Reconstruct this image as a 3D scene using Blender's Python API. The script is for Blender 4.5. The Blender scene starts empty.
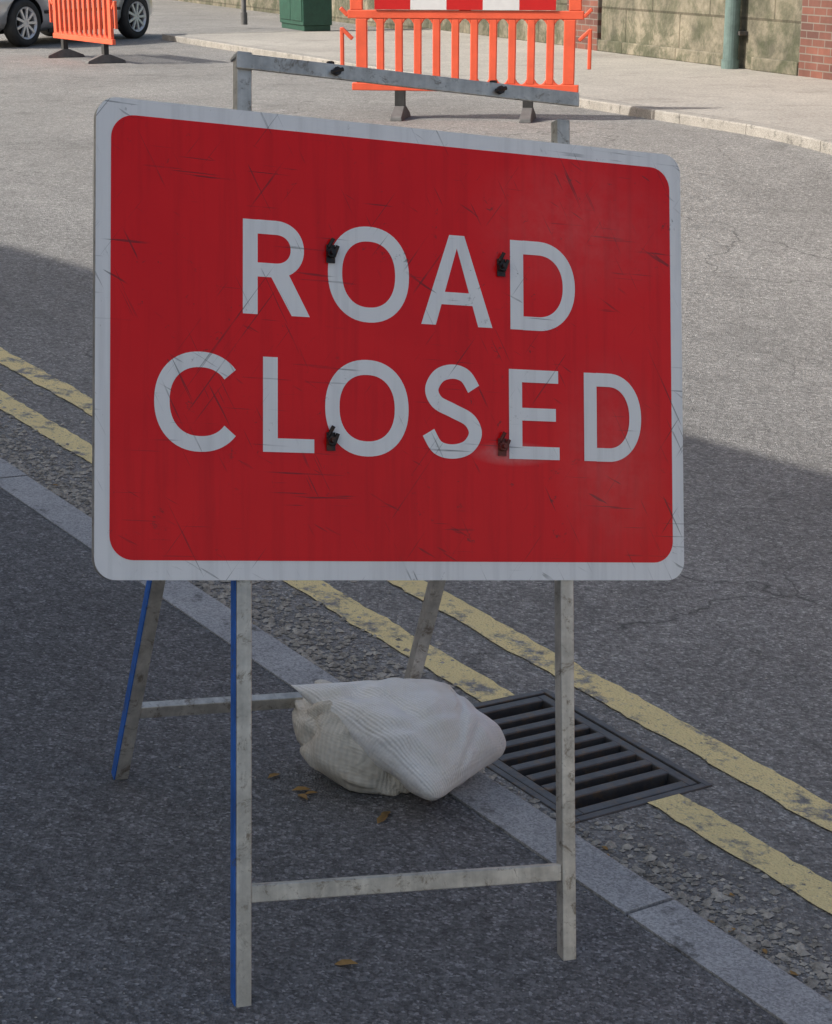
import bpy, bmesh, math, random
from mathutils import Matrix, Vector, noise
random.seed(7)
S=bpy.context.scene
COL=S.collection

# ------------------------------------------------------------------ materials
def new_mat(name):
    m=bpy.data.materials.new(name); m.use_nodes=True
    nt=m.node_tree; b=nt.nodes['Principled BSDF']
    return m,nt,b
def N(nt,t,**kw):
    n=nt.nodes.new(t)
    for k,v in kw.items():
        if k in n.inputs: n.inputs[k].default_value=v
        else: setattr(n,k,v)
    return n
def L(nt,a,b): nt.links.new(a,b)
def coord(nt,scale=(1,1,1),kind='Object'):
    tc=N(nt,'ShaderNodeTexCoord')
    if scale==(1,1,1): return tc.outputs[kind]
    mp=N(nt,'ShaderNodeMapping'); mp.inputs['Scale'].default_value=scale
    L(nt,tc.outputs[kind],mp.inputs['Vector']); return mp.outputs['Vector']
def ramp(nt,src,stops):
    r=N(nt,'ShaderNodeValToRGB'); L(nt,src,r.inputs['Fac'])
    el=r.color_ramp.elements
    while len(el)<len(stops): el.new(0.5)
    for e,(p,c) in zip(el,stops):
        e.position=p; e.color=(c,c,c,1) if not hasattr(c,'__len__') else (*c,1)
    return r.outputs['Color']
def mix(nt,fac,a,b,mode='MIX'):
    m=N(nt,'ShaderNodeMix',data_type='RGBA',blend_type=mode)
    if hasattr(fac,'node'): L(nt,fac,m.inputs[0])
    else: m.inputs[0].default_value=fac
    for i,v in ((6,a),(7,b)):
        if hasattr(v,'node'): L(nt,v,m.inputs[i])
        else: m.inputs[i].default_value=(*v,1)
    return m.outputs[2]
def noise_t(nt,vec,scale,detail=4,rough=.6,dist=0):
    n=N(nt,'ShaderNodeTexNoise',Scale=scale,Detail=min(detail,5),Roughness=rough,Distortion=dist); L(nt,vec,n.inputs['Vector']); return n.outputs['Fac']
def bump(nt,b,h,strength=.5,dist=.01,prev=None):
    bp=N(nt,'ShaderNodeBump',Strength=strength,Distance=dist); L(nt,h,bp.inputs['Height'])
    if prev is not None: L(nt,prev,bp.inputs['Normal'])
    if b is not None: L(nt,bp.outputs['Normal'],b.inputs['Normal'])
    return bp.outputs['Normal']

def simple(name,col,rough=.6,metal=0,var=.25,scale=12,bstr=.15,bdist=.003,coat=0):
    m,nt,b=new_mat(name); v=coord(nt)
    n=noise_t(nt,v,scale)
    c=mix(nt,ramp(nt,n,[(.3,0),(.7,1)]),tuple(x*(1-var) for x in col),tuple(min(1,x*(1+var)) for x in col))
    L(nt,c,b.inputs['Base Color']); b.inputs['Roughness'].default_value=rough; b.inputs['Metallic'].default_value=metal
    b.inputs['Coat Weight'].default_value=coat
    if bstr: bump(nt,b,noise_t(nt,v,scale*6,2),bstr,bdist)
    return m

def asphalt(name,dark,light,agg=.35,patch=.5,cracks=True,paint=None,cell=150,stain=.35):
    m,nt,b=new_mat(name); v=coord(nt)
    big=noise_t(nt,v,.55,3,.6); mid=noise_t(nt,v,5,4,.65)
    c=mix(nt,ramp(nt,big,[(.3,0),(.72,1)]),dark,light)
    c=mix(nt,patch,c,ramp(nt,mid,[(.25,.55),(.75,1.0)]),'MULTIPLY')
    vor=N(nt,'ShaderNodeTexVoronoi',Scale=cell); L(nt,v,vor.inputs['Vector'])
    sep=N(nt,'ShaderNodeSeparateColor'); L(nt,vor.outputs['Color'],sep.inputs[0])
    st=ramp(nt,sep.outputs[0],[(0,.25),(.5,.75),(.85,1.2),(1,2.2)])
    c=mix(nt,agg,c,mix(nt,1,c,st,'MULTIPLY'))
    cl=noise_t(nt,v,34,3,.75)
    c=mix(nt,.6,c,ramp(nt,cl,[(.32,.50),(.5,.98),(.68,1.4)]),'MULTIPLY')
    if stain:
        stn=ramp(nt,noise_t(nt,v,1.7,4,.7),[(.55,0),(.68,stain)])
        c=mix(nt,stn,c,tuple(x*.4 for x in dark))
    if cracks:
        wv=N(nt,'ShaderNodeVectorMath',operation='ADD'); L(nt,v,wv.inputs[0])
        nc=N(nt,'ShaderNodeTexNoise',Scale=2.5,Detail=4); L(nt,v,nc.inputs['Vector'])
        sc=N(nt,'ShaderNodeVectorMath',operation='SCALE'); sc.inputs['Scale'].default_value=.55; L(nt,nc.outputs['Color'],sc.inputs[0])
        L(nt,sc.outputs[0],wv.inputs[1])
        ve=N(nt,'ShaderNodeTexVoronoi',Scale=.7,feature='DISTANCE_TO_EDGE'); L(nt,wv.outputs[0],ve.inputs['Vector'])
        ck=ramp(nt,ve.outputs['Distance'],[(.0,.65),(.006,0)])
        msk=ramp(nt,big,[(.46,0),(.56,1)])
        ck=mix(nt,1,ck,msk,'MULTIPLY')
        c=mix(nt,ck,c,(.03,.03,.03))
    if paint:
        wear=ramp(nt,noise_t(nt,v,9,5,.75),[(.37,0),(.48,1)])
        fine=ramp(nt,noise_t(nt,v,70,3,.7),[(.28,0),(.40,1)])
        f=mix(nt,1,wear,fine,'MULTIPLY')
        f=mix(nt,1,f,(.94,.94,.94),'MULTIPLY')
        pc=mix(nt,mid,tuple(x*.8 for x in paint),paint)
        c=mix(nt,f,c,pc)
    L(nt,c,b.inputs['Base Color']); b.inputs['Roughness'].default_value=.85
    bump(nt,b,vor.outputs['Distance'],.8,.006)
    return m

M={}
RD=((.26,.253,.242),(.35,.34,.325))
M['road']=asphalt('road_asphalt',*RD,agg=.6)
M['pave']=asphalt('pavement_asphalt',(.155,.155,.16),(.215,.215,.22),agg=.7,patch=.4,cracks=False,cell=190,stain=.3)
M['yellow']=asphalt('yellow_road_paint',*RD,cracks=False,paint=(.97,.80,.40))
M['farpave']=asphalt('far_pavement',(.40,.375,.34),(.50,.475,.43),agg=.2,patch=.4,cracks=False)
M['ground']=simple('ground_earth',(.14,.13,.11),.95,var=.3,scale=2)

def kerb_mat(name,a,b_):
    m,nt,b=new_mat(name); v=coord(nt)
    c=mix(nt,ramp(nt,noise_t(nt,v,4,4,.7),[(.3,0),(.7,1)]),a,b_)
    vor=N(nt,'ShaderNodeTexVoronoi',Scale=260); L(nt,v,vor.inputs['Vector'])
    sp=N(nt,'ShaderNodeSeparateColor'); L(nt,vor.outputs['Color'],sp.inputs[0])
    c=mix(nt,.6,c,mix(nt,1,c,ramp(nt,sp.outputs[0],[(0,.5),(1,1.5)]),'MULTIPLY'))
    c=mix(nt,ramp(nt,noise_t(nt,v,14,5,.75),[(.56,0),(.68,.8)]),c,(.07,.07,.065))
    L(nt,c,b.inputs['Base Color']); b.inputs['Roughness'].default_value=.8
    bump(nt,b,noise_t(nt,v,90,3),.6,.004); return m
M['kerb']=kerb_mat('granite_kerb',(.27,.275,.285),(.40,.405,.41))
M['farkerb']=kerb_mat('concrete_kerb',(.26,.245,.22),(.36,.34,.31))
M['joint']=simple('kerb_joint',(.05,.047,.043),.95)

def sign_paint(name,col,fade,dirtc=(.06,.04,.035),smear_sheen=None,spec=.25):
    m,nt,b=new_mat(name); v=coord(nt)
    c=mix(nt,ramp(nt,noise_t(nt,v,2.6,3,.6,.5),[(.3,0),(.7,1)]),col,fade)
    # scratches in three directions
    tot=None
    for ang,sca,th in ((0.02,(4,120,10),.66),(1.1,(5,140,10),.66),(2.2,(3,160,10),.67),(.5,(9,90,10),.68)):
        mr=N(nt,'ShaderNodeMapping'); mr.inputs['Rotation'].default_value=(0,0,ang); L(nt,v,mr.inputs['Vector'])
        mr2=N(nt,'ShaderNodeMapping'); mr2.inputs['Scale'].default_value=sca; L(nt,mr.outputs[0],mr2.inputs['Vector'])
        s=ramp(nt,noise_t(nt,mr2.outputs[0],1.0,2,.6),[(th,0),(th+.03,1)])
        tot=s if tot is None else mix(nt,1,tot,s,'ADD')
    msk=ramp(nt,noise_t(nt,v,7,3),[(.46,0),(.60,.85)])
    sc=mix(nt,1,tot,msk,'MULTIPLY')
    c=mix(nt,sc,c,tuple(x*.30+.02 for x in col))
    dirt=ramp(nt,noise_t(nt,v,26,5,.85,.4),[(.62,0),(.69,.9)])
    dm=ramp(nt,noise_t(nt,v,3.5,3),[(.42,0),(.60,1)])
    c=mix(nt,mix(nt,1,dirt,dm,'MULTIPLY'),c,dirtc)
    # washed-down vertical grime
    vs=coord(nt,(38,2.2,10)); g_=ramp(nt,noise_t(nt,vs,1.0,4,.65),[(.48,0),(.78,.32)])
    c=mix(nt,g_,c,tuple(x*.5 for x in col))
    if smear_sheen:
        for (sx_,sy_,wx,wy,amt) in smear_sheen:
            mp=N(nt,'ShaderNodeMapping'); mp.inputs['Location'].default_value=(-sx_/wx,-sy_/wy,0); mp.inputs['Scale'].default_value=(1/wx,1/wy,0); L(nt,v,mp.inputs['Vector'])
            ln=N(nt,'ShaderNodeVectorMath',operation='LENGTH'); L(nt,mp.outputs[0],ln.inputs[0])
            f=ramp(nt,ln.outputs['Value'],[(.15,amt),(1,0)])
            c=mix(nt,mix(nt,1,f,ramp(nt,noise_t(nt,v,30,3,.7),[(.3,.3),(.7,1)]),'MULTIPLY'),c,(.80,.50,.46))
    L(nt,c,b.inputs['Base Color'])
    L(nt,ramp(nt,noise_t(nt,v,5,4,.65),[(.3,.10),(.75,.28)]),b.inputs['Roughness'])
    b.inputs['Specular IOR Level'].default_value=spec
    n1=bump(nt,None,noise_t(nt,v,3,1),.35,.010)
    L(nt,n1,b.inputs['Normal'])
    return m
M['red']=sign_paint('sign_red',(.80,.006,.008),(.92,.012,.012),spec=.35,smear_sheen=((.475,.885,.085,.022,.6),(.60,1.28,.22,.14,.12),(.66,.88,.12,.20,.12)))  # pale scuff by the lettering, then two faint sheen patches painted on the right
M['white']=sign_paint('sign_white',(.90,.90,.89),(.92,.92,.91),dirtc=(.13,.12,.11),spec=.4)

def galv(name,col,dirtc=(.10,.08,.06),lo=.52,metal=.3):
    m,nt,b=new_mat(name); v=coord(nt)
    c=mix(nt,ramp(nt,noise_t(nt,v,18,4,.7),[(.3,0),(.7,1)]),tuple(x*.6 for x in col),col)
    vs=coord(nt,(60,2.5,60)); c=mix(nt,.5,c,ramp(nt,noise_t(nt,vs,1.0,3,.6),[(.3,.6),(.7,1.1)]),'MULTIPLY')
    d=ramp(nt,noise_t(nt,v,30,5,.8,.5),[(lo,0),(lo+.12,.85)])
    c=mix(nt,d,c,dirtc)
    L(nt,c,b.inputs['Base Color']); b.inputs['Metallic'].default_value=metal; b.inputs['Roughness'].default_value=.38
    bump(nt,b,noise_t(nt,v,80,3),.25,.002); return m
M['galv']=galv('galvanised_steel',(.76,.72,.65),(.19,.15,.11),.54,.55)
M['blue']=galv('blue_painted_steel',(.04,.22,.80),(.12,.12,.14),.56,.1)
M['iron']=galv('cast_iron',(.13,.13,.135),(.17,.12,.08))
M['rust']=galv('rusty_clip',(.035,.03,.028),(.14,.05,.02))
M['rust2']=galv('red_rusty_clip',(.22,.05,.04),(.14,.05,.02))
M['pit']=simple('drain_pit',(.012,.012,.012),.9)
M['orange']=simple('orange_plastic',(.85,.13,.06),.45,var=.12,scale=5,bstr=0)
M['boardwhite']=simple('reflective_white',(.75,.75,.75),.35,var=.05,bstr=0)
M['boardred']=simple('reflective_red',(.6,.02,.02),.35,var=.05,bstr=0)
M['rubber']=simple('black_rubber',(.035,.035,.035),.8)
M['greyfoot']=simple('grey_barrier_foot',(.12,.12,.12),.7)
M['carpaint']=simple('silver_car_paint',(.62,.63,.65),.28,.45,var=.04,scale=3,bstr=0,coat=.6)
M['glass']=simple('car_glass',(.02,.022,.025),.06,var=.05,bstr=0)
M['alloy']=simple('alloy_wheel',(.75,.75,.76),.35,.4,var=.05,bstr=0)
M['blacktrim']=simple('black_trim',(.02,.02,.02),.6)
M['redlamp']=simple('tail_lamp',(.45,.01,.01),.15,var=.05,bstr=0)
M['plate']=simple('number_plate',(.7,.6,.1),.4,var=.05)
M['cabinet']=simple('green_cabinet',(.02,.075,.05),.5,var=.2)
M['pipe']=simple('drainpipe_paint',(.12,.18,.17),.5,var=.35,scale=6)
M['slate']=simple('slate_roof',(.09,.09,.10),.7)
M['stone']=simple('gravel_stone',(.36,.34,.30),.85,var=.6,scale=40,bstr=0)
M['leaf']=simple('dry_leaf',(.30,.18,.06),.8,var=.5,scale=30,bstr=0)
M['wood']=simple('painted_door',(.05,.06,.12),.5)
M['cream']=simple('cream_render',(.70,.66,.58),.9,var=.08,scale=3)

def brick_mat(name,c1,c2,mortar):
    m,nt,b=new_mat(name); tc=N(nt,'ShaderNodeTexCoord'); sx=N(nt,'ShaderNodeSeparateXYZ'); L(nt,tc.outputs['Object'],sx.inputs[0])
    cb=N(nt,'ShaderNodeCombineXYZ'); L(nt,sx.outputs[0],cb.inputs[0]); L(nt,sx.outputs[2],cb.inputs[1])
    br=N(nt,'ShaderNodeTexBrick',Scale=1.0); L(nt,cb.outputs[0],br.inputs['Vector'])
    br.inputs['Brick Width'].default_value=.225; br.inputs['Row Height'].default_value=.075; br.inputs['Mortar Size'].default_value=.006
    br.inputs['Color1'].default_value=(*c1,1); br.inputs['Color2'].default_value=(*c2,1); br.inputs['Mortar'].default_value=(*mortar,1)
    c=mix(nt,.6,br.outputs['Color'],ramp(nt,noise_t(nt,tc.outputs['Object'],3,4,.7),[(.25,.4),(.75,1.2)]),'MULTIPLY')
    L(nt,c,b.inputs['Base Color']); b.inputs['Roughness'].default_value=.9
    return m
M['brick']=brick_mat('red_brick',(.22,.085,.06),(.12,.055,.045),(.20,.175,.15))
def render_mat():
    m,nt,b=new_mat('mossy_render'); tc=N(nt,'ShaderNodeTexCoord'); v=tc.outputs['Object']
    sx=N(nt,'ShaderNodeSeparateXYZ'); L(nt,v,sx.inputs[0])
    c=mix(nt,ramp(nt,noise_t(nt,v,1.6,5,.7,.4),[(.38,0),(.62,1)]),(.10,.095,.07),(.27,.24,.18))
    g=ramp(nt,noise_t(nt,v,2.6,5,.75,.3),[(.44,0),(.58,.8)])
    zf=ramp(nt,sx.outputs[2],[(.0,1),(.9,.5)])
    c=mix(nt,mix(nt,1,g,zf,'MULTIPLY'),c,(.055,.065,.035))
    cb=N(nt,'ShaderNodeCombineXYZ'); L(nt,sx.outputs[0],cb.inputs[0]); L(nt,sx.outputs[2],cb.inputs[1])
    br=N(nt,'ShaderNodeTexBrick',Scale=1.0); L(nt,cb.outputs[0],br.inputs['Vector'])
    br.inputs['Brick Width'].default_value=1.35; br.inputs['Row Height'].default_value=.52; br.inputs['Mortar Size'].default_value=.014
    br.inputs['Color1'].default_value=(1,1,1,1); br.inputs['Color2'].default_value=(.66,.66,.64,1); br.inputs['Mortar'].default_value=(.35,.33,.3,1)
    c=mix(nt,.75,c,br.outputs['Color'],'MULTIPLY')
    L(nt,c,b.inputs['Base Color']); b.inputs['Roughness'].default_value=.95
    bump(nt,b,noise_t(nt,v,14,4),.6,.03); return m
M['render']=render_mat()
def bag_mat(name,a,b_):
    m,nt,b=new_mat(name); tc=N(nt,'ShaderNodeTexCoord'); v=tc.outputs['UV']
    w1=N(nt,'ShaderNodeTexWave',Scale=17,Distortion=.5,Detail=1,bands_direction='X'); L(nt,v,w1.inputs['Vector'])
    w2=N(nt,'ShaderNodeTexWave',Scale=17,Distortion=.5,Detail=1,bands_direction='Y'); L(nt,v,w2.inputs['Vector'])
    w=mix(nt,.3,w1.outputs['Color'],w2.outputs['Color'])
    o=tc.outputs['Object']
    c=mix(nt,ramp(nt,noise_t(nt,o,7,5,.7),[(.42,0),(.72,1)]),a,b_)
    c=mix(nt,ramp(nt,noise_t(nt,o,17,5,.8),[(.62,0),(.74,.30)]),c,(.38,.32,.25))
    c=mix(nt,.4,c,ramp(nt,w,[(.2,.78),(.8,1.05)]),'MULTIPLY')
    L(nt,c,b.inputs['Base Color']); b.inputs['Roughness'].default_value=.42
    n1=bump(nt,None,noise_t(nt,o,13,3,.5,1.0),.5,.018)
    bump(nt,b,w,.45,.003,n1); return m
M['bag']=bag_mat('woven_sack',(.92,.92,.92),(.84,.81,.74))
M['bag2']=bag_mat('woven_sack_dirty',(.74,.70,.62),(.58,.52,.42))

# ------------------------------------------------------------------ mesh helpers
def mk(name,verts,faces,mats,fm=None,parent=None,mw=None,smooth=False,bevel=0,uvs=None):
    me=bpy.data.meshes.new(name); me.from_pydata([tuple(v) for v in verts],[],faces); 
    for m in mats: me.materials.append(M[m])
    if fm:
        for p,i in zip(me.polygons,fm): p.material_index=i
    if uvs:
        ul=me.uv_layers.new(name='UVMap')
        for lp in me.loops: ul.data[lp.index].uv=uvs[lp.vertex_index]
    me.update()
    ob=bpy.data.objects.new(name,me); COL.objects.link(ob)
    bm=bmesh.new(); bm.from_mesh(me); bmesh.ops.recalc_face_normals(bm,faces=bm.faces); bm.to_mesh(me); bm.free()
    if smooth:
        for p in me.polygons: p.use_smooth=True
    if mw is not None: ob.matrix_world=mw
    if parent is not None: ob.parent=parent
    if bevel:
        b=ob.modifiers.new('b','BEVEL'); b.width=bevel; b.segments=2; b.limit_method='ANGLE'; b.angle_limit=math.radians(40)
    return ob
class MB:
    def __init__(s): s.v=[]; s.f=[]; s.m=[]
    def box(s,lo,hi,m=0):
        x0,y0,z0=lo; x1,y1,z1=hi; n=len(s.v)
        s.v+=[(x0,y0,z0),(x1,y0,z0),(x1,y1,z0),(x0,y1,z0),(x0,y0,z1),(x1,y0,z1),(x1,y1,z1),(x0,y1,z1)]
        s.f+=[(n,n+3,n+2,n+1),(n+4,n+5,n+6,n+7),(n,n+1,n+5,n+4),(n+1,n+2,n+6,n+5),(n+2,n+3,n+7,n+6),(n+3,n,n+4,n+7)]; s.m+=[m]*6
    def beam(s,p,q,w,h,side,m=0):
        p=Vector(p);q=Vector(q);d=(q-p).normalized(); a=Vector(side); a=(a-d*a.dot(d)).normalized(); b=d.cross(a); n=len(s.v)
        for c in (p,q):
            for sa,sb in ((-1,-1),(1,-1),(1,1),(-1,1)): s.v.append(tuple(c+a*sa*w/2+b*sb*h/2))
        s.f+=[(n,n+1,n+2,n+3),(n+7,n+6,n+5,n+4)]+[(n+i,n+4+i,n+4+(i+1)%4,n+(i+1)%4) for i in range(4)]; s.m+=[m]*6
    def cyl(s,p,q,r,seg=16,m=0,r2=None):
        p=Vector(p);q=Vector(q);d=(q-p).normalized(); a=d.orthogonal().normalized(); b=d.cross(a); n=len(s.v); r2=r if r2 is None else r2
        for c,rr in ((p,r),(q,r2)):
            for i in range(seg):
                t=2*math.pi*i/seg; s.v.append(tuple(c+a*math.cos(t)*rr+b*math.sin(t)*rr))
        s.f+=[tuple(range(n,n+seg))[::-1],tuple(range(n+seg,n+2*seg))]+[(n+i,n+(i+1)%seg,n+seg+(i+1)%seg,n+seg+i) for i in range(seg)]; s.m+=[m]*(seg+2)
    def prism(s,poly,z0,z1,m=0):
        n=len(s.v);k=len(poly)
        s.v+=[(x,y,z0) for x,y in poly]+[(x,y,z1) for x,y in poly]
        s.f+=[tuple(range(n,n+k))[::-1],tuple(range(n+k,n+2*k))]+[(n+i,n+(i+1)%k,n+k+(i+1)%k,n+k+i) for i in range(k)]; s.m+=[m]*(k+2)
    def obj(s,name,mats,**kw): return mk(name,s.v,s.f,mats,s.m,**kw)
def empty(name,mw=None):
    e=bpy.data.objects.new(name,None); e.empty_display_size=.1; COL.objects.link(e)
    if mw is not None: e.matrix_world=mw
    return e
def frame(o,x,y,z):
    m=Matrix.Identity(4)
    for i,c in enumerate((x,y,z)):
        c=Vector(c)
        for r in range(3): m[r][i]=c[r]
    for r in range(3): m[r][3]=o[r]
    return m

# ------------------------------------------------------------------ terrain
PHI=math.radians(5.45); C0=Vector((0,0,1.63))
NM=Matrix.Translation(C0)@Matrix.Rotation(PHI,4,'Y')@Matrix.Translation(-C0)   # tilt of the near pavement
def sst(a,b,x):
    t=max(0,min(1,(x-a)/(b-a))); return t*t*(3-2*t)
def g(x,y):                         # pavement-level height near, road +0.08
    xc=max(-5,min(5,x)); near=-.0075-.0954*xc
    return near*(1-sst(7.5,14,y))+.33*sst(7.5,14,y)
ROFF=-.08
def EQ(e,q):
    x=.443+.615*e+.788*q; y=2.919-.788*e+.615*q
    return x*math.cos(PHI)-.1549,y
def lines(stops):
    out=[]
    for (a,b,st) in stops:
        n=max(1,round((b-a)/st)); out+=[a+(b-a)*i/n for i in range(n)]
    out.append(stops[-1][1]); return out
def sheet(name,es,qs,fn,off,mat,skip=None):
    V=[];F=[]
    for e in es:
        for q in qs:
            x,y=fn(e,q); V.append((x,y,g(x,y)+off))
    nq=len(qs)
    for i in range(len(es)-1):
        for j in range(nq-1):
            if skip and skip((es[i]+es[i+1])/2,(qs[j]+qs[j+1])/2): continue
            F.append((i*nq+j,i*nq+j+1,(i+1)*nq+j+1,(i+1)*nq+j))
    return mk(name,V,F,[mat],smooth=True)
GE=(-1.0,-.43); GQ=(.255,.660)
es=lines([(-70,-12,1.5),(-12,GE[0],.3),(GE[0],GE[1],.19),(GE[1],8,.3),(8,40,1.5)])
qs=lines([(.125,GQ[0],.075),(GQ[0],GQ[1],.137),(GQ[1],12,.3),(12,60,1.5)])
sheet('road',es,qs,EQ,ROFF,'road',lambda e,q: GE[0]<e<GE[1] and GQ[0]<q<GQ[1])
sheet('pavement',lines([(-70,-12,1.5),(-12,8,.25),(8,40,1.5)]),lines([(-12,-6,1),(-6,0,.25)]),EQ,0,'pave')
V=[];F=[]
n=40
for i in range(n+1):
    for j in range(n+1):
        x=-400+800*i/n; y=-300+800*j/n; V.append((x,y,-.9))
for i in range(n):
    for j in range(n): F.append((i*(n+1)+j,(i+1)*(n+1)+j,(i+1)*(n+1)+j+1,i*(n+1)+j+1))
mk('ground',V,F,['ground'])

def strip_box(mb,fn,e0,e1,q0,q1,zt,zb,m=0,st=.3,rnd=.012):
    n=max(1,round((e1-e0)/st)); prof=[(q0,zb),(q0,zt),(q1-rnd,zt),(q1-rnd*.3,zt-rnd*.3),(q1,zt-rnd),(q1,zb)]
    b=len(mb.v); k=len(prof)
    for i in range(n+1):
        e=e0+(e1-e0)*i/n
        for q,z in prof:
            x,y=fn(e,q); mb.v.append((x,y,g(x,y)+z))
    for i in range(n):
        for j in range(k-1): mb.f.append((b+i*k+j,b+i*k+j+1,b+(i+1)*k+j+1,b+(i+1)*k+j)); mb.m.append(m)
    mb.f.append(tuple(range(b,b+k))); mb.f.append(tuple(range(b+n*k,b+n*k+k))[::-1]); mb.m+=[m,m]
mb=MB(); e=-30*.915
while e<20:
    j=random.uniform(-.003,.003)
    strip_box(mb,EQ,e+.004,e+.911,.002+j,.127+j,.003+random.uniform(-.002,.002),-.2,0)
    e+=.915
strip_box(mb,EQ,-30*.915,20,.004,.118,-.005,-.2,1,rnd=.002)
mb.obj('kerb',['kerb','joint'])
def yl(name,q0,q1,segs):
    V=[];F=[]
    for a,b2 in segs:
        n=max(1,round((b2-a)/.03)); s=len(V)
        for i in range(n+1):
            e=a+(b2-a)*i/n
            for k,q in enumerate((q0,q1)):
                jit=.009*noise.noise(Vector((e*6,k*9+q0*50,0)))+.010*noise.noise(Vector((e*27,k*9+q0*50,0)))
                x,y=EQ(e,q+jit); V.append((x,y,g(x,y)+ROFF+.004))
        for i in range(n): F.append((s+2*i,s+2*i+1,s+2*i+3,s+2*i+2))
    return mk(name,V,F,['yellow'])
yl('double_yellow_line',.465,.565,[(-25,GE[0]),(GE[1],15)])
yl('double_yellow_line.001',.735,.84,[(-25,15)])

# ------------------------------------------------------------------ drain grate
def P3(e,q,z=0):
    x,y=EQ(e,q); return Vector((x,y,g(x,y)+ROFF+z))
o=P3(GE[0],GQ[0]); ex=(P3(GE[1],GQ[0])-o); qx=(P3(GE[0],GQ[1])-o); LE=ex.length; LQ=qx.length
ex.normalize(); qx=(qx-ex*qx.dot(ex)).normalized(); zx=ex.cross(qx)
if zx.z<0: zx=-zx
GM=frame(o,ex,qx,zx)
dg=empty('drain_grate',GM)
mb=MB(); fw=.018
for (a,b2,c,d) in ((0,LE,0,fw),(0,LE,LQ-fw,LQ),(0,fw,fw,LQ-fw),(LE-fw,LE,fw,LQ-fw)): mb.box((a,c,-.05),(b2,d,.004))
mb.obj('outer_frame',['iron'],parent=dg,bevel=.002)
mb=MB()
i0=.023; rw=.026
for (a,b2,c,d) in ((i0,LE-i0,i0,i0+rw),(i0,LE-i0,LQ-i0-rw,LQ-i0),(i0,i0+rw,i0+rw,LQ-i0-rw),(LE-i0-rw,LE-i0,i0+rw,LQ-i0-rw)): mb.box((a,c,-.045),(b2,d,.002))
nb=9; span=LE-2*i0-2*rw; pitch=span/nb
for k in range(1,nb):
    x=i0+rw+pitch*k; mb.box((x-.0125,i0+rw,-.05),(x+.0125,LQ-i0-rw,.003))
mb.obj('grate_bars',['iron'],parent=dg,bevel=.003)
mb=MB()
mb.v=[(0,0,-.01),(LE,0,-.01),(LE,LQ,-.01),(0,LQ,-.01),(0,0,-.6),(LE,0,-.6),(LE,LQ,-.6),(0,LQ,-.6)]
mb.f=[(0,1,5,4),(1,2,6,5),(2,3,7,6),(3,0,4,7),(4,5,6,7)]; mb.m=[0]*5
mb.obj('gully_pit',['pit'],parent=dg)

# ------------------------------------------------------------------ road closed sign
O=Vector((-.192,2.511,0)); v=Vector((-.103,.342,.9335)).normalized(); u=Vector((.916,.400,-.025)); u=(u-v*u.dot(v)).normalized(); w=u.cross(v)
FM=frame(O,u,v,w); FI=FM.inverted()
sg=empty('road_closed_sign',NM@FM)
T=.025; SP=.578
mb=MB()
mb.box((-T/2,-.002,-T),(T/2,1.524,0)); mb.box((SP-T/2,.0,-T),(SP+T/2,1.47,0))
mb.box((T/2+.0005,.16,-.024),(SP-T/2-.0005,.188,-.003))
mb.box((T/2+.0005,.80,-.024),(SP-T/2-.0005,.83,-.004)); mb.box((T/2+.0005,1.25,-.024),(SP-T/2-.0005,1.28,-.004))
mb.obj('front_frame',['galv'],parent=sg,bevel=.0015)
mb=MB(); mb.box((-T/2-.002,.0,-T-.001),(-T/2-.0003,1.40,-.004)); mb.obj('blue_leg_side',['blue'],parent=sg)
mb=MB(); mb.box((-T/2-.003,1.494,.001),(SP+.028,1.519,.006)); mb.box((-T/2-.003,1.513,-.030),(SP+.028,1.5195,.0012))
mb.obj('top_bar',['galv'],parent=sg,bevel=.0015)
mb=MB()
for a in (.155,.452):
    mb.cyl((a,1.506,.006),(a,1.506,.014),.007,8); mb.cyl((a-.004,1.5196,-.01),(a-.004,1.526,-.01),.007,8); mb.cyl((a-.010,1.503,.012),(a+.010,1.510,.012),.0035,8)
mb.obj('bar_bolts',['rust'],parent=sg)
BL=FI@Vector((-.528,3.266,0)); BR=FI@Vector((-.528+.58*.916,3.266+.58*.40,0))
H0=Vector((.012,1.42,-.048)); H1=Vector((SP-.012,1.42,-.048))
mb=MB(); xs=(1,0,0)
mb.beam(BL,H0,.026,.026,xs); mb.beam(BR,H1,.026,.026,xs)
p=BL.lerp(H0,.118); q=BR.lerp(H1,.118); dd=(q-p).normalized()*.0135; mb.beam(p+dd,q-dd,.026,.02,(H0-BL))
p=BL.lerp(H0,.97); q=BR.lerp(H1,.97); mb.beam(p+dd,q-dd,.024,.02,(H0-BL))
mb.obj('back_frame',['galv'],parent=sg,bevel=.0015)
mb=MB(); off=Vector((-.0142,0,0)); mb.beam(BL+off,H0+off,.0016,.0264,xs); mb.obj('blue_back_leg_side',['blue'],parent=sg)
mb=MB(); mb.cyl((-.005,1.415,-.045),(SP+.005,1.415,-.045),.006,10); mb.obj('hinge_rod',['galv'],parent=sg)
PX=-.243; PY=.671; PW=1.05; PH=.755
def rrect(x0,y0,x1,y1,r,seg=10):
    pts=[]
    for cx,cy,a0 in ((x1-r,y1-r,0),(x0+r,y1-r,90),(x0+r,y0+r,180),(x1-r,y0+r,270)):
        for i in range(seg+1):
            a=math.radians(a0+90*i/seg); pts.append((cx+r*math.cos(a),cy+r*math.sin(a)))
    return pts
mb=MB(); mb.prism(rrect(PX,PY,PX+PW,PY+PH,.034),.003,.0055); mb.obj('sign_plate',['white'],parent=sg)
mb=MB()
ro=rrect(PX,PY,PX+PW,PY+PH,.034); ri=rrect(PX+.003,PY+.003,PX+PW-.003,PY+PH-.003,.032)
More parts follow.
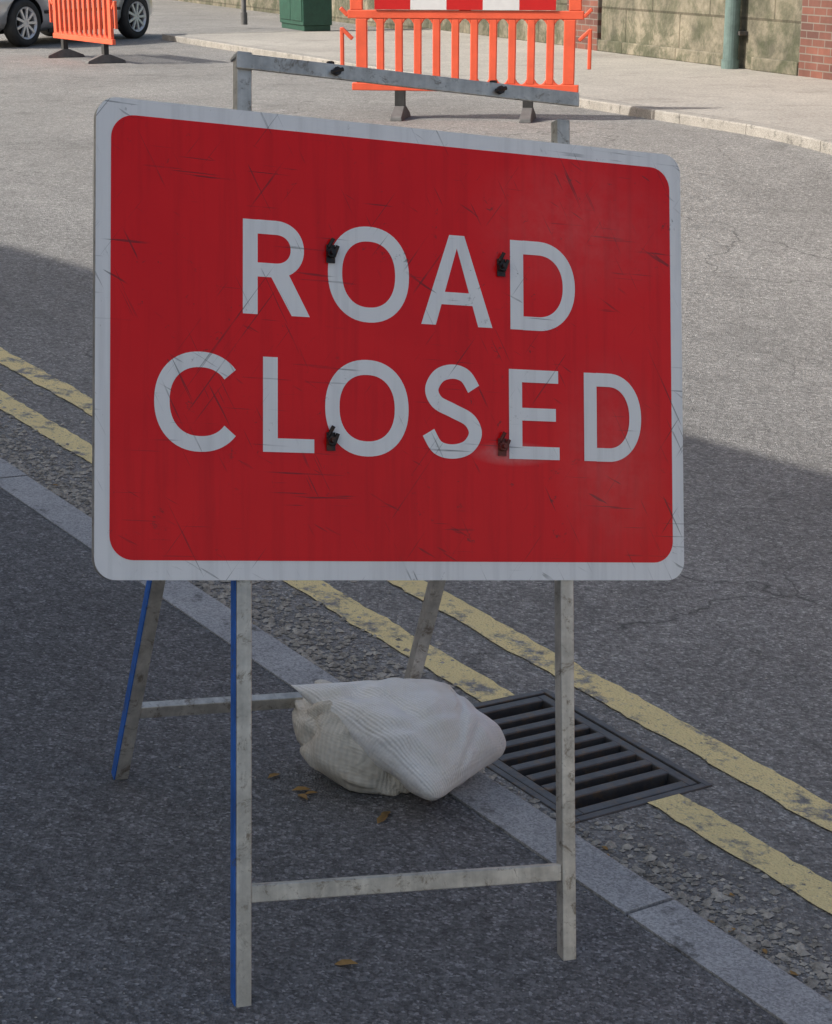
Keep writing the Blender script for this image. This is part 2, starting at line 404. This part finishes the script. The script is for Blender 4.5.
k=len(ro); mb.v=[(a,b,.0025) for a,b in ro]+[(a,b,-.012) for a,b in ro]+[(a,b,-.012) for a,b in ri]+[(a,b,.0025) for a,b in ri]
for s0 in range(3):
    for i in range(k): mb.f.append((s0*k+i,s0*k+(i+1)%k,(s0+1)*k+(i+1)%k,(s0+1)*k+i)); mb.m.append(0)
mb.obj('plate_rim',['galv'],parent=sg)
mb=MB(); mb.prism(rrect(PX+.0235,PY+.031,PX+PW-.023,PY+PH-.026,.038),.0057,.0062); mb.obj('red_face',['red'],parent=sg)
lt=MB(); ZC=[.0066]
def ribbon(pts,t,closed=False):
    n=len(pts); A=[];B=[]
    for i in range(n):
        a=pts[(i-1)%n] if (closed or i>0) else pts[i]; b=pts[(i+1)%n] if (closed or i<n-1) else pts[i]
        dx,dy=b[0]-a[0],b[1]-a[1]; l=math.hypot(dx,dy); nx,ny=-dy/l,dx/l
        A.append((pts[i][0]+nx*t/2,pts[i][1]+ny*t/2)); B.append((pts[i][0]-nx*t/2,pts[i][1]-ny*t/2))
    z=ZC[0]; ZC[0]+=.00006; s=len(lt.v)
    for a,b in zip(A,B): lt.v+=[(a[0],a[1],z),(b[0],b[1],z)]
    for i in range(n if closed else n-1):
        j=(i+1)%n; lt.f.append((s+2*i,s+2*i+1,s+2*j+1,s+2*j)); lt.m.append(0)
def poly(pts):
    z=ZC[0]; ZC[0]+=.00006; s=len(lt.v); lt.v+=[(a,b,z) for a,b in pts]; lt.f.append(tuple(range(s,s+len(pts)))); lt.m.append(0)
def rect(x0,y0,x1,y1): poly([(x0,y0),(x1,y0),(x1,y1),(x0,y1)])
def ell(cx,cy,rx,ry,a0,a1,n=40,ex=2.2):
    out=[]
    for i in range(n+1):
        a=math.radians(a0+(a1-a0)*i/n); c,s_=math.cos(a),math.sin(a)
        out.append((cx+rx*math.copysign(abs(c)**(2/ex),c),cy+ry*math.copysign(abs(s_)**(2/ex),s_)))
    return out
def catmull(P,n=8):
    out=[];P=[P[0]]+P+[P[-1]]
    for i in range(1,len(P)-2):
        for k in range(n):
            t=k/n; q=[]
            for d in (0,1):
                a,b,c,e=P[i-1][d],P[i][d],P[i+1][d],P[i+2][d]
                q.append(.5*((2*b)+(-a+c)*t+(2*a-5*b+4*c-e)*t*t+(-a+3*b-3*c+e)*t**3))
            out.append(tuple(q))
    out.append(P[-1]); return out
t=.0248; HH=.153
def letter(ch,a0,a1,b0):
    x0=PX+a0; x1=PX+a1; y0=PY+b0; y1=y0+HH; wd=x1-x0; cx=(x0+x1)/2; cy=(y0+y1)/2
    if ch=='O': ribbon(ell(cx,cy,wd/2-t/2,HH/2+.003-t/2,0,360,60)[:-1],t,True)
    elif ch=='C': 
        rx=wd/2+.006; c=x0+rx; ribbon(ell(c,cy,rx-t/2,HH/2+.003-t/2,40,320,50),t)
    elif ch=='L': rect(x0,y0,x0+t,y1); rect(x0+t-.001,y0,x1,y0+t*.9)
    elif ch=='E':
        rect(x0,y0,x0+t,y1)
        for yy,ww in ((y0,1),(cy-t*.43,.93),(y1-t*.88,.98)): rect(x0+t-.001,yy,x0+wd*ww,yy+t*.88)
    elif ch=='D':
        rect(x0,y0,x0+t,y1); s=x0+wd*.42
        ribbon([(x0+t-.001,y1-t/2*.92)]+ell(s,cy,x1-t/2-s,HH/2-t/2*.92,90,-90,40,2.15)+[(x0+t-.001,y0+t/2*.92)],t*.95)
    elif ch=='R':
        rect(x0,y0,x0+t,y1); s=x0+wd*.50; yb=y0+HH*.40; ym=(y1+yb)/2
        ribbon([(x0+t-.001,y1-t/2*.9)]+ell(s,ym,x1-.006-t/2-s,(y1-yb)/2-t*.45,90,-90,30,2.1)+[(x0+t-.001,yb+t/2*.9)],t*.92)
        poly([(x0+wd*.40,yb+.006),(x0+wd*.68,yb+.010),(x1+.003,y0),(x1-t*1.13,y0)])
    elif ch=='A':
        hw=t*.56
        poly([(x0,y0),(x0+t*1.07,y0),(cx+.003,y1-.012),(cx+hw,y1),(cx-hw,y1)])
        poly([(x1-t*1.07,y0),(x1,y0),(cx+hw,y1),(cx-hw,y1),(cx-.003,y1-.012)])
        rect(x0+wd*.22,y0+HH*.23,x1-wd*.22,y0+HH*.23+t*.85)
    elif ch=='S':
        P=[(.93,.79),(.76,.95),(.5,1.0),(.22,.94),(.07,.77),(.18,.61),(.5,.51),(.84,.40),(.96,.23),(.80,.06),(.48,0),(.18,.05),(.0,.23)]
        hh=HH+.006-t; ww=wd-t
        ribbon(catmull([(x0+t/2+ww*a,y0-.003+t/2+hh*b) for a,b in P]),t*.97)
for ch,a,b2 in (('R',.238,.3485),('O',.3827,.526),('A',.5478,.6787),('D',.7125,.837)): letter(ch,a,b2,.4265)
for ch,a,b2 in (('C',.0932,.2307),('L',.2717,.3587),('O',.3775,.5243),('S',.5476,.6616),('E',.7087,.8043),('D',.852,.9652)): letter(ch,a,b2,.2055)
lo=lt.obj('lettering',['white'],parent=sg)
mb=MB()
for a,b2,ru in ((.387,.535,0),(.695,.533,0),(.387,.228,0),(.695,.2275,1)):
    x=PX+a;y=PY+b2
    mb.box((x-.008,y-.018,.0085),(x+.007,y+.012,.0105),ru); mb.cyl((x-.001,y-.002,.0105),(x-.001,y-.002,.018),.008,6,ru); mb.cyl((x-.001,y-.002,.018),(x-.001,y-.002,.026),.004,8,ru)
    mb.cyl((x-.004,y+.008,.010),(x+.003,y+.022,.014),.0035,8,ru); mb.cyl((x+.004,y-.008,.012),(x+.010,y+.010,.015),.0035,8,ru)
mb.obj('plate_clips',['rust','rust2'],parent=sg)

# ------------------------------------------------------------------ sandbag
def pillow(A,B,C_,D,th,n=80,seed=0,base=.004,pinch=.05,pw=.5):
    A,B,C_,D=map(Vector,(A,B,C_,D)); V=[];F=[];UV=[]
    nr=(B-A).cross(D-A).normalized()
    if nr.z<0: nr=-nr
    cxy=(A+B+C_+D)/4
    for side in (1,-1):
        for i in range(n+1):
            for j in range(n+1):
                a=i/n;b=j/n
                p=(A*(1-a)*(1-b)+B*a*(1-b)+C_*a*b+D*(1-a)*b)
                f=(4*a*(1-a))*(4*b*(1-b)); h=max(0,f)**pw
                p=p+(cxy-p)*pinch*(1-f)*(1-abs((2*a-1)*(2*b-1)))
                s_,t_=2*a-1,2*b-1; crn=(s_*s_*t_*t_)**3
                if not (a<.5 and b<.5): p=p+(cxy-p)*(.10 if b>.5 else .14)*crn
                p=p+(cxy-p)*(.06*noise.noise(Vector((a*3+seed,b*3,7))))*(1-f)
                p=p+nr*th*side*h*(.42+.26*b)
                q=Vector((a*3+seed,b*3,side*1.0))
                wr=.016*noise.noise(q*.9)+.007*noise.noise(q*2.2)
                edge=(1-f)
                wr+=.006*math.sin(24*(a+.15*math.sin(5*b))+5*noise.noise(q*1.3))*edge*min(1,b*6)*min(1,h*3)
                for k2,(fa,fb,wd_,dp_) in enumerate(((2.2,1.6,5,.008),(1.2,2.6,5,.007))):
                    cr=max(0,1-abs(noise.noise(Vector((a*fa+seed*3+k2*5,b*fb+a*.7,.5*side))))*wd_); wr-=dp_*cr*cr*(3-2*cr)
                p=p+nr*wr*side*min(1,h*1.6)
                p.z=max(base,p.z)
                V.append(p); UV.append((a,b))
    m=(n+1)**2
    for s in (0,1):
        for i in range(n):
            for j in range(n): F.append((s*m+i*(n+1)+j,s*m+(i+1)*(n+1)+j,s*m+(i+1)*(n+1)+j+1,s*m+i*(n+1)+j+1))
    return V,F,UV
sb=empty('sandbag',NM)
V,F,UV=pillow((-.212,3.325,.205),(.078,3.47,.185),(.246,3.475,.045),(.090,3.200,.038),.17,seed=2)
ob=mk('sack_body',V,F,['bag'],parent=sb,smooth=True,uvs=UV)
V=[];F=[];UV=[];nu,nv=72,44
for i in range(nv+1):
    for j in range(nu):
        th=math.pi*i/nv; ph=2*math.pi*j/nu
        d=Vector((math.sin(th)*math.cos(ph),math.sin(th)*math.sin(ph),math.cos(th)))
        r=1+.13*noise.noise(d*1.6+Vector((4,1,0)))+.05*noise.noise(d*3.4)
        cr=max(0,1-abs(noise.noise(Vector((d.x*1.2+3,d.y*1.2,d.z*2.6))))*5); r-=.08*cr*cr*(3-2*cr)
        sx=lambda c: math.copysign(abs(c)**.7,c)
        x,y,z=sx(d.x)*.130*r,sx(d.y)*.095*r,sx(d.z)*.092*r
        a=math.radians(8); X=-.067+x*math.cos(a)-y*math.sin(a); Y=3.365+x*math.sin(a)+y*math.cos(a)
        V.append((X,Y,max(.003,.080+z-.30*x))); UV.append((j/nu*1.5,i/nv))
for i in range(nv):
    for j in range(nu): F.append((i*nu+j,i*nu+(j+1)%nu,(i+1)*nu+(j+1)%nu,(i+1)*nu+j))
mk('sack_lower_fold',V,F,['bag2'],parent=sb,smooth=True,uvs=UV)

# ------------------------------------------------------------------ gravel / leaves
mb=MB()
def pebble(p,r):
    n=len(mb.v); rot=Matrix.Rotation(random.uniform(0,6.28),3,'Z')
    base=[(1,0,0),(0,1,0),(-1,0,0),(0,-1,0),(0,0,.7),(0,0,-.5)]
    for b in base:
        q=rot@Vector(b); mb.v.append((p[0]+q.x*r*random.uniform(.7,1.3),p[1]+q.y*r*random.uniform(.6,1.1),p[2]+q.z*r*random.uniform(.6,1)))
    for a,b,c in ((0,1,4),(1,2,4),(2,3,4),(3,0,4),(1,0,5),(2,1,5),(3,2,5),(0,3,5)): mb.f.append((n+a,n+b,n+c)); mb.m.append(0)
for _ in range(24000):
    e=random.uniform(-6,2.2); q=.13+abs(random.gauss(0,.13))
    dens=.35+.75*max(0,noise.noise(Vector((e*1.3,q*2,3)))+.3)
    if e<-1.2: q=.13+abs(random.gauss(0,.17)); dens=min(1,dens+.35)
    if random.random()>dens or (GE[0]-.02<e<GE[1]+.02 and GQ[0]-.01<q<GQ[1]+.01): continue
    pebble(P3(e,q,.002),random.choice((.0025,.003,.004,.004,.005,.006,.008,.010,.013)))
for _ in range(1200):
    e=random.uniform(-5,2); q=random.uniform(.6,3); 
    if GE[0]-.02<e<GE[1]+.02 and q<GQ[1]+.01: continue
    pebble(P3(e,q,.002),random.uniform(.002,.004))
for _ in range(500):
    e=random.uniform(-4,1.5); q=random.uniform(-2.5,0); x,y=EQ(e,q); pebble((x,y,g(x,y)+.002),random.uniform(.0015,.0035))
mb.obj('gravel',['stone'])
mb=MB()
def leaf(p,s):
    n=len(mb.v); a=random.uniform(0,6.28); ca,sa=math.cos(a),math.sin(a)
    pts=[(-1,0,.0),(-.4,.42,.25),(.3,.40,.3),(1,0,.1),(.3,-.40,.35),(-.4,-.42,.2),(0,0,.05)]
    for x,y,z in pts: mb.v.append((p[0]+(x*ca-y*sa)*s,p[1]+(x*sa+y*ca)*s,p[2]+.002+z*s*.8))
    for i in range(6): mb.f.append((n+6,n+i,n+(i+1)%6)); mb.m.append(0)
NP=lambda x,y,z=0: NM@Vector((x,y,z))
for x,y in ((-.165,3.25),(-.15,3.27),(-.17,3.28),(-.005,3.19),(.0,3.21),(-.04,2.66),(-.23,3.33)): leaf(NP(x,y),random.uniform(.014,.022))
for _ in range(40):
    e=random.uniform(-3,2.2); leaf(P3(e,.13+abs(random.gauss(0,.07)),.002),random.uniform(.006,.015))
for _ in range(26):
    leaf(P3(random.uniform(-.35,1.2),.15+abs(random.gauss(0,.06)),.002),random.uniform(.008,.015))
mb.obj('fallen_leaves',['leaf'])

# ------------------------------------------------------------------ far pavement, kerb, walls
FD=Vector((.44,-.898)).normalized(); FN=Vector((.898,.44)).normalized(); FK=Vector((1.0,15.95))
def FQ(e,q):
    p=FK+FD*e+FN*q; return p.x,p.y
E0=-12.3
sheet('far_pavement',lines([(E0,16,.5),(16,40,2)]),lines([(.14,9,.6)]),FQ,-.005,'farpave')
mb=MB(); e=E0
def FQm(e,q): return FQ(e,.14-q)
while e<25:
    strip_box(mb,FQm,e+.003,e+.912,.0,.14,-.002,-.2,0); e+=.915
strip_box(mb,FQm,E0,25,.003,.13,-.010,-.2,1,rnd=.002)
def FR2(e,q):
    p=FK+FD*(E0-q)+FN*e; return p.x,p.y
strip_box(mb,FR2,.0,8,.002,.14,-.002,-.2,0)
mb.obj('far_kerb',['farkerb','joint'])

W0=Vector((1.57,23.2)); WD=Vector((.373,-.928)).normalized(); WN=Vector((WD.y,-WD.x))
if WN.x>0: WN=-WN
WB=.32
WM=frame((W0.x,W0.y,WB),(WD.x,WD.y,0),(-WN.x,-WN.y,0),(0,0,1))
def wallobj(name,mat,x0,x1,y0,h):
    mb=MB(); mb.box((x0,y0,-1.2),(x1,.5,h))
    return mb.obj(name,[mat],mw=WM,bevel=.01)
wallobj('rendered_wall','render',0.002,4.6,0,3.2)
wallobj('brick_wall','brick',-.9,0,-.05,3.4)
wallobj('brick_wall.001','brick',4.602,26,-.03,3.4)
wallobj('rendered_wall.001','render',-40,-.902,.06,1.5)
mb=MB(); mb.box((-40,-.0,1.501),(-.904,.56,1.62)); mb.obj('wall_coping',['farkerb'],mw=WM,bevel=.01)
mb=MB(); mb.box((.002,-.045,-.05),(3.2,-.001,.14)); mb.box((3.7,-.045,-.05),(4.6,-.001,.14)); mb.obj('wall_plinth',['render'],mw=WM,bevel=.012)
dp=empty('drainpipe',WM)
mb=MB(); mb.cyl((3.42,-.13,.03),(3.42,-.13,3.1),.080,20); mb.cyl((3.42,-.13,.0),(3.42,-.13,.10),.093,20); mb.cyl((3.42,-.13,1.6),(3.42,-.13,1.75),.095,20)
mb.obj('pipe',['pipe'],parent=dp)
mb=MB(); mb.box((3.30,-.10,1.62),(3.54,.01,1.68)); mb.box((3.30,-.10,.35),(3.54,.01,.39)); mb.obj('brackets',['iron'],parent=dp)
cb=empty('utility_cabinet',frame((-2.55,28.6,.33),(WD.x,WD.y,0),(-WN.x,-WN.y,0),(0,0,1)))
mb=MB(); mb.box((-.62,-.2,.08),(.62,.25,1.15)); mb.box((-.65,-.23,1.15),(.65,.28,1.21)); mb.box((-.60,-.18,0),(.60,.23,.08))
mb.box((-.58,-.215,.14),(-.01,-.2,1.1)); mb.box((.01,-.215,.14),(.58,-.2,1.1)); mb.box((.05,-.24,.6),(.08,-.215,.75))
mb.obj('cabinet_body',['cabinet'],parent=cb,bevel=.008)
mb=MB(); p=Vector((-3.7,30.6)); mb.cyl((p.x,p.y,.31),(p.x,p.y,3.4),.04,14); mb.cyl((p.x,p.y,.31),(p.x,p.y,.5),.055,14); mb.cyl((p.x,p.y,3.4),(p.x,p.y,3.46),.05,14,r2=.02); mb.obj('metal_post',['greyfoot'])
mb=MB(); a=FQ(2.4,1.5); mb.box((a[0]-.3,a[1]-.45,.20),(a[0]+.3,a[1]+.45,.329)); mb.obj('manhole_cover',['farkerb'],bevel=.004)

# ------------------------------------------------------------------ barriers
def barrier(name,c,d,z,feet,Lh=1.0,board=True):
    dx=Vector((d[0],d[1],0)).normalized(); dy=Vector((-dx.y,dx.x,0))
    par=empty(name,frame((c[0],c[1],z),dx,dy,(0,0,1)))
    mb=MB(); zb=.22; sw=.030
    mb.box((-Lh+.06,-.022,zb),(Lh-.06,.022,zb+.06)); mb.box((-Lh+.03,-.022,.78),(Lh-.03,.022,.845)); mb.box((-Lh+.06,-.022,1.01),(Lh-.06,.022,1.06))
    ns=12
    for i in range(ns):
        x=-Lh+.14+(2*Lh-.28)*i/(ns-1)
        if i in (0,ns-1): mb.box((x-.045,-.02,zb+.0605),(x+.045,.02,.7795))
        else: mb.box((x-sw,-.018,zb+.0605),(x+sw,.018,.7795))
    w2=(2*Lh-.28)/(ns-1)/2-sw
    for i in range(ns-1):
        x=-Lh+.14+(2*Lh-.28)*(i+.5)/(ns-1)
        for s in (-1,1):
            for zz,sg_ in ((zb+.061,1),(.779,-1)):
                n=len(mb.v)
                for yy in (-.0175,.0175): mb.v+=[(x+s*w2,yy,zz),(x+s*w2,yy,zz+sg_*.04),(x+s*w2*.62,yy,zz+sg_*.014),(x+s*w2*.2,yy,zz)]
                mb.f+=[(n,n+1,n+2,n+3),(n+4,n+5,n+6,n+7),(n+1,n+5,n+6,n+2),(n+2,n+6,n+7,n+3)]; mb.m+=[0]*4
    for x in (-Lh+.10,Lh-.10,0): mb.box((x-.05,-.02,.8455),(x+.05,.02,1.0095))
    for s in (-1,1):
        a=s*(Lh-.10)
        mb.beam((a+s*.035,0,.62),(s*(Lh+.02),0,.70),.035,.03,(0,1,0)); mb.beam((s*(Lh+.02),0,.71),(s*(Lh+.02),0,.40),.035,.03,(0,1,0))
        mb.beam((s*(Lh-.03),0,.80),(s*(Lh+.03),0,.86),.04,.03,(0,1,0))
    mb.obj('barrier_panel',['orange'],parent=par,bevel=.006)
    mb=MB(); m=5; bw=(2*Lh-.5)/m
    for i in range(m): mb.box((-Lh+.25+bw*i,-.034,.85),(-Lh+.25+bw*(i+1)-.0005,-.0225,1.03),(i)%2)
    mb.obj('reflective_board',['boardred','boardwhite'],parent=par)
    for k,fx in enumerate(feet):
        mb=MB()
        mb.v=[(fx-.05,-.24,0),(fx+.05,-.24,0),(fx+.05,.24,0),(fx-.05,.24,0),(fx-.045,-.23,.03),(fx+.045,-.23,.03),(fx+.045,.23,.03),(fx-.045,.23,.03),
              (fx-.04,-.05,.10),(fx+.04,-.05,.10),(fx+.04,.05,.10),(fx-.04,.05,.10)]
        mb.f=[(0,3,2,1),(0,1,5,4),(1,2,6,5),(2,3,7,6),(3,0,4,7),(4,5,9,8),(5,6,10,9),(6,7,11,10),(7,4,8,11),(8,9,10,11)]; mb.m=[0]*10
        mb.obj('foot_%d'%(k+1),['greyfoot'],parent=par,bevel=.005)
        mb=MB(); mb.box((fx-.04,-.03,.101),(fx+.04,.03,.219)); mb.obj('leg_%d'%(k+1),['rubber'],parent=par)
barrier('traffic_barrier',(-.06,14.98),(1,-.12),.25,(-.52,.51),Lh=.97)
barrier('traffic_barrier.001',(-4.64,22.4),(.55,-.835),.25,(-.62,.66))

# ------------------------------------------------------------------ car
CM=frame((-5.97,25.2,.25),Vector((.45,.893,0)).normalized(),Vector((-.893,.45,0)).normalized(),(0,0,1))
car=empty('parked_car',CM)
WBs=2.45; R=.31
st=[(-.78,.58,.36,.60),(-.74,.70,.26,.78),(-.62,.78,.20,.86),(-.35,.82,.17,.90),(0,.835,.16,.93),(.6,.84,.16,.94),(1.3,.84,.16,.93),(2.0,.835,.16,.90),(2.45,.825,.17,.84),(2.85,.78,.19,.76),(3.05,.68,.24,.66),(3.10,.55,.34,.56)]
V=[];F=[];K=20
for x,hw,zb,zt in st:
    cz=(zb+zt)/2; hz=(zt-zb)/2
    for i in range(K):
        a=2*math.pi*i/K; c,s_=math.cos(a),math.sin(a); e=4.5
        V.append((x,.84+hw*math.copysign(abs(c)**(2/e),c),cz+hz*math.copysign(abs(s_)**(2/e),s_)))
for i in range(len(st)-1):
    for j in range(K): F.append((i*K+j,i*K+(j+1)%K,(i+1)*K+(j+1)%K,(i+1)*K+j))
F.append(tuple(range(K))); F.append(tuple(range((len(st)-1)*K,len(st)*K)))
body=mk('body',V,F,['carpaint','blacktrim'],parent=car,smooth=True)
mb=MB()
for x in (0,WBs): mb.cyl((x,-.2,R),(x,.26,R),.365,32); mb.cyl((x,1.42,R),(x,1.9,R),.365,32)
cut=mb.obj('arch_cut',['blacktrim'],parent=car)
bo=body.modifiers.new('arches','BOOLEAN'); bo.object=cut; bo.operation='DIFFERENCE'; bo.solver='EXACT'
bpy.context.view_layer.update()
dgp=bpy.context.evaluated_depsgraph_get(); nm=bpy.data.meshes.new_from_object(body.evaluated_get(dgp)); body.modifiers.clear(); body.data=nm
bpy.data.objects.remove(cut)
cs=[(-.68,.62,.84,.86),(-.45,.66,.86,1.20),(-.1,.66,.88,1.38),(.6,.65,.88,1.43),(1.2,.64,.88,1.40),(1.75,.62,.86,1.16),(2.25,.60,.80,.83)]
V=[];F=[]
for x,hw,zb,zt in cs:
    ww=hw+.13
    V+=[(x,.84-ww,zb),(x,.84-hw*.93,zb+(zt-zb)*.9),(x,.84-hw*.75,zt),(x,.84+hw*.75,zt),(x,.84+hw*.93,zb+(zt-zb)*.9),(x,.84+ww,zb)]
fm=[]
for i in range(len(cs)-1):
    for j in range(5): F.append((i*6+j,i*6+j+1,(i+1)*6+j+1,(i+1)*6+j)); fm.append(0 if (j in (0,4) and 1<=i<=4) or (j in (1,2,3) and i in (0,5)) or (j==2 and i==4) else 1)
mk('cabin',V,F,['glass','carpaint'],fm,parent=car,smooth=False)
mb=MB()
mb.box((-.80,.35,.42),(-.775,1.33,.53),1); mb.box((.38,-.014,.42),(2.05,.006,.46),0); mb.box((.45,-.012,.17),(2.0,.02,.22),0)
mb.box((.9,-.012,.78),(1.06,.004,.81),0)
mb.obj('trim',['blacktrim','plate'],parent=car,bevel=.004)
mb=MB(); mb.box((-.77,.05,.62),(-.60,.2,.80)); mb.box((-.77,1.48,.62),(-.60,1.63,.80)); mb.obj('tail_lamps',['redlamp'],parent=car,bevel=.02)
for k,(x,y0,s) in enumerate(((0,.0,1),(WBs,.0,1),(0,1.68,-1),(WBs,1.68,-1))):
    mb=MB(); seg=36; prof=[(.20,.01),(.225,-.002),(.27,-.006),(.30,.006),(.31,.03),(.31,.15),(.29,.18),(.20,.18)]
    n=len(prof)
    for i in range(seg):
        a=2*math.pi*i/seg
        for r,yy in prof: mb.v.append((x+r*math.cos(a),y0+s*yy,R+r*math.sin(a)))
    for i in range(seg):
        for j in range(n): mb.f.append((i*n+j,i*n+(j+1)%n,((i+1)%seg)*n+(j+1)%n,((i+1)%seg)*n+j)); mb.m.append(0)
    mb.obj('tyre_%d'%(k+1),['rubber'],parent=car,smooth=True)
    mb=MB(); mb.cyl((x,y0+s*.09,R),(x,y0+s*.10,R),.205,36,1); mb.cyl((x,y0+s*.012,R),(x,y0+s*.09,R),.045,16,0)
    for i in range(9):
        a=2*math.pi*i/9; mb.beam((x+.03*math.cos(a),y0+s*.02,R+.03*math.sin(a)),(x+.2*math.cos(a),y0+s*.012,R+.2*math.sin(a)),.026,.034,(0,1,0),0)
    n0=len(mb.v)
    for i in range(seg):
        a=2*math.pi*i/seg
        for r,yy in ((.185,.02),(.212,-.004),(.212,.1),(.19,.1)): mb.v.append((x+r*math.cos(a),y0+s*yy,R+r*math.sin(a)))
    for i in range(seg):
        for j in range(4): mb.f.append((n0+i*4+j,n0+i*4+(j+1)%4,n0+((i+1)%seg)*4+(j+1)%4,n0+((i+1)%seg)*4+j)); mb.m.append(0)
    mb.obj('wheel_%d'%(k+1),['alloy','blacktrim'],parent=car)
mb=MB()
for x in (0,WBs):
    for y in (.262,1.418): mb.box((x-.36,y-.004 if y<1 else y,.17),(x+.36,y if y<1 else y+.004,.66))
mb.obj('arch_liner',['blacktrim'],parent=car)

# ------------------------------------------------------------------ houses outside the frame: one casts the shade, one added for bounce light
def house(name,HM,X0,X1,HE,zdoor=-.3):
    hs=empty(name,HM)
    mb=MB(); mb.box((X0,-8,-2.5),(X1,0,HE)); mb.obj('walls',['cream'],parent=hs)
    mb=MB(); mb.v=[(X0-.2,.3,HE-.05),(X1+.2,.3,HE-.05),(X1+.2,-4,HE+1.9),(X0-.2,-4,HE+1.9),(X0-.2,-8.3,HE-.05),(X1+.2,-8.3,HE-.05),
     (X0-.2,.3,HE+.03),(X1+.2,.3,HE+.03),(X1+.2,-4,HE+2.0),(X0-.2,-4,HE+2.0),(X0-.2,-8.3,HE+.03),(X1+.2,-8.3,HE+.03)]
    mb.f=[(0,1,2,3),(3,2,5,4),(6,7,8,9),(9,8,11,10),(0,1,7,6),(4,5,11,10),(0,3,9,6),(3,4,10,9),(1,2,8,7),(2,5,11,8)]; mb.m=[0]*10
    mb.obj('roof',['slate'],parent=hs)
    mbw=MB(); mbf=MB(); mbd=MB()
    for i in range(5):
        x=X0+2+i*4.0
        for z in (.9,3.8):
            if z<1 and i%2==0:
                mbd.box((x-.5,.002,zdoor),(x+.5,.04,2.1)); continue
            mbw.box((x-.6,.002,z),(x+.6,.012,z+1.5))
            for a,b,c,d in ((-.68,-.6,-.05,1.55),(.6,.68,-.05,1.55),(-.03,.03,0,1.5),(-.6,.6,-.08,0),(-.6,.6,1.5,1.58),(-.6,-.03,.72,.78),(.03,.6,.72,.78)): mbf.box((x+a,.013,z+c),(x+b,.06,z+d))
    mbw.obj('windows',['glass'],parent=hs); mbf.obj('window_frames',['boardwhite'],parent=hs); mbd.obj('doors',['wood'],parent=hs)
EB=Vector((.741,-.671)).normalized(); QB=Vector((.671,.741)).normalized()
base=QB*-1.65
house('house',frame((base.x,base.y,0),(EB.x,EB.y,0),(QB.x,QB.y,0),(0,0,1)),-22,-2.2,6.15)
# unseen house added across the road; its sunlit front bounces light onto the sign
E2=Vector((.615,-.788)).normalized(); Q2=Vector((.788,.615)).normalized()
p2=Vector(EQ(4.0,9.5))
house('bounce_house',frame((p2.x,p2.y,-.3),(-E2.x,-E2.y,0),(-Q2.x,-Q2.y,0),(0,0,1)),-22,-1.5,6.6)

# ------------------------------------------------------------------ light
el=math.radians(38); tr=Vector((.96,.28)).normalized()
d=Vector((tr.x*math.cos(el),tr.y*math.cos(el),-math.sin(el)))
sun=bpy.data.lights.new('sun','SUN'); sun.energy=5; sun.angle=math.radians(.5); sun.color=(1,.95,.87)
so=bpy.data.objects.new('sun',sun); COL.objects.link(so); so.rotation_euler=d.to_track_quat('-Z','Y').to_euler(); so.location=(-10,-5,20)
wd=bpy.data.worlds.new('World'); S.world=wd; wd.use_nodes=True
nt=wd.node_tree; bg=nt.nodes['Background']; sky=nt.nodes.new('ShaderNodeTexSky'); sky.sky_type='NISHITA'; sky.sun_disc=False
sky.sun_elevation=el; sky.sun_rotation=math.atan2(-tr.x,-tr.y); sky.dust_density=5.0; sky.air_density=1.3
nt.links.new(sky.outputs[0],bg.inputs[0]); bg.inputs[1].default_value=.15
S.view_settings.view_transform='Standard'; S.view_settings.look='None'; S.view_settings.exposure=0

# ------------------------------------------------------------------ camera
cam=bpy.data.cameras.new('camera'); co=bpy.data.objects.new('camera',cam); COL.objects.link(co)
back=Vector((.0285,-.954,.2985)).normalized(); right=Vector((0,0,1)).cross(back).normalized(); up=back.cross(right)
co.matrix_world=frame(C0,right,up,back)
cam.sensor_fit='VERTICAL'; cam.sensor_height=36; cam.sensor_width=29.25; cam.lens=64.37; cam.clip_end=1500
S.camera=co
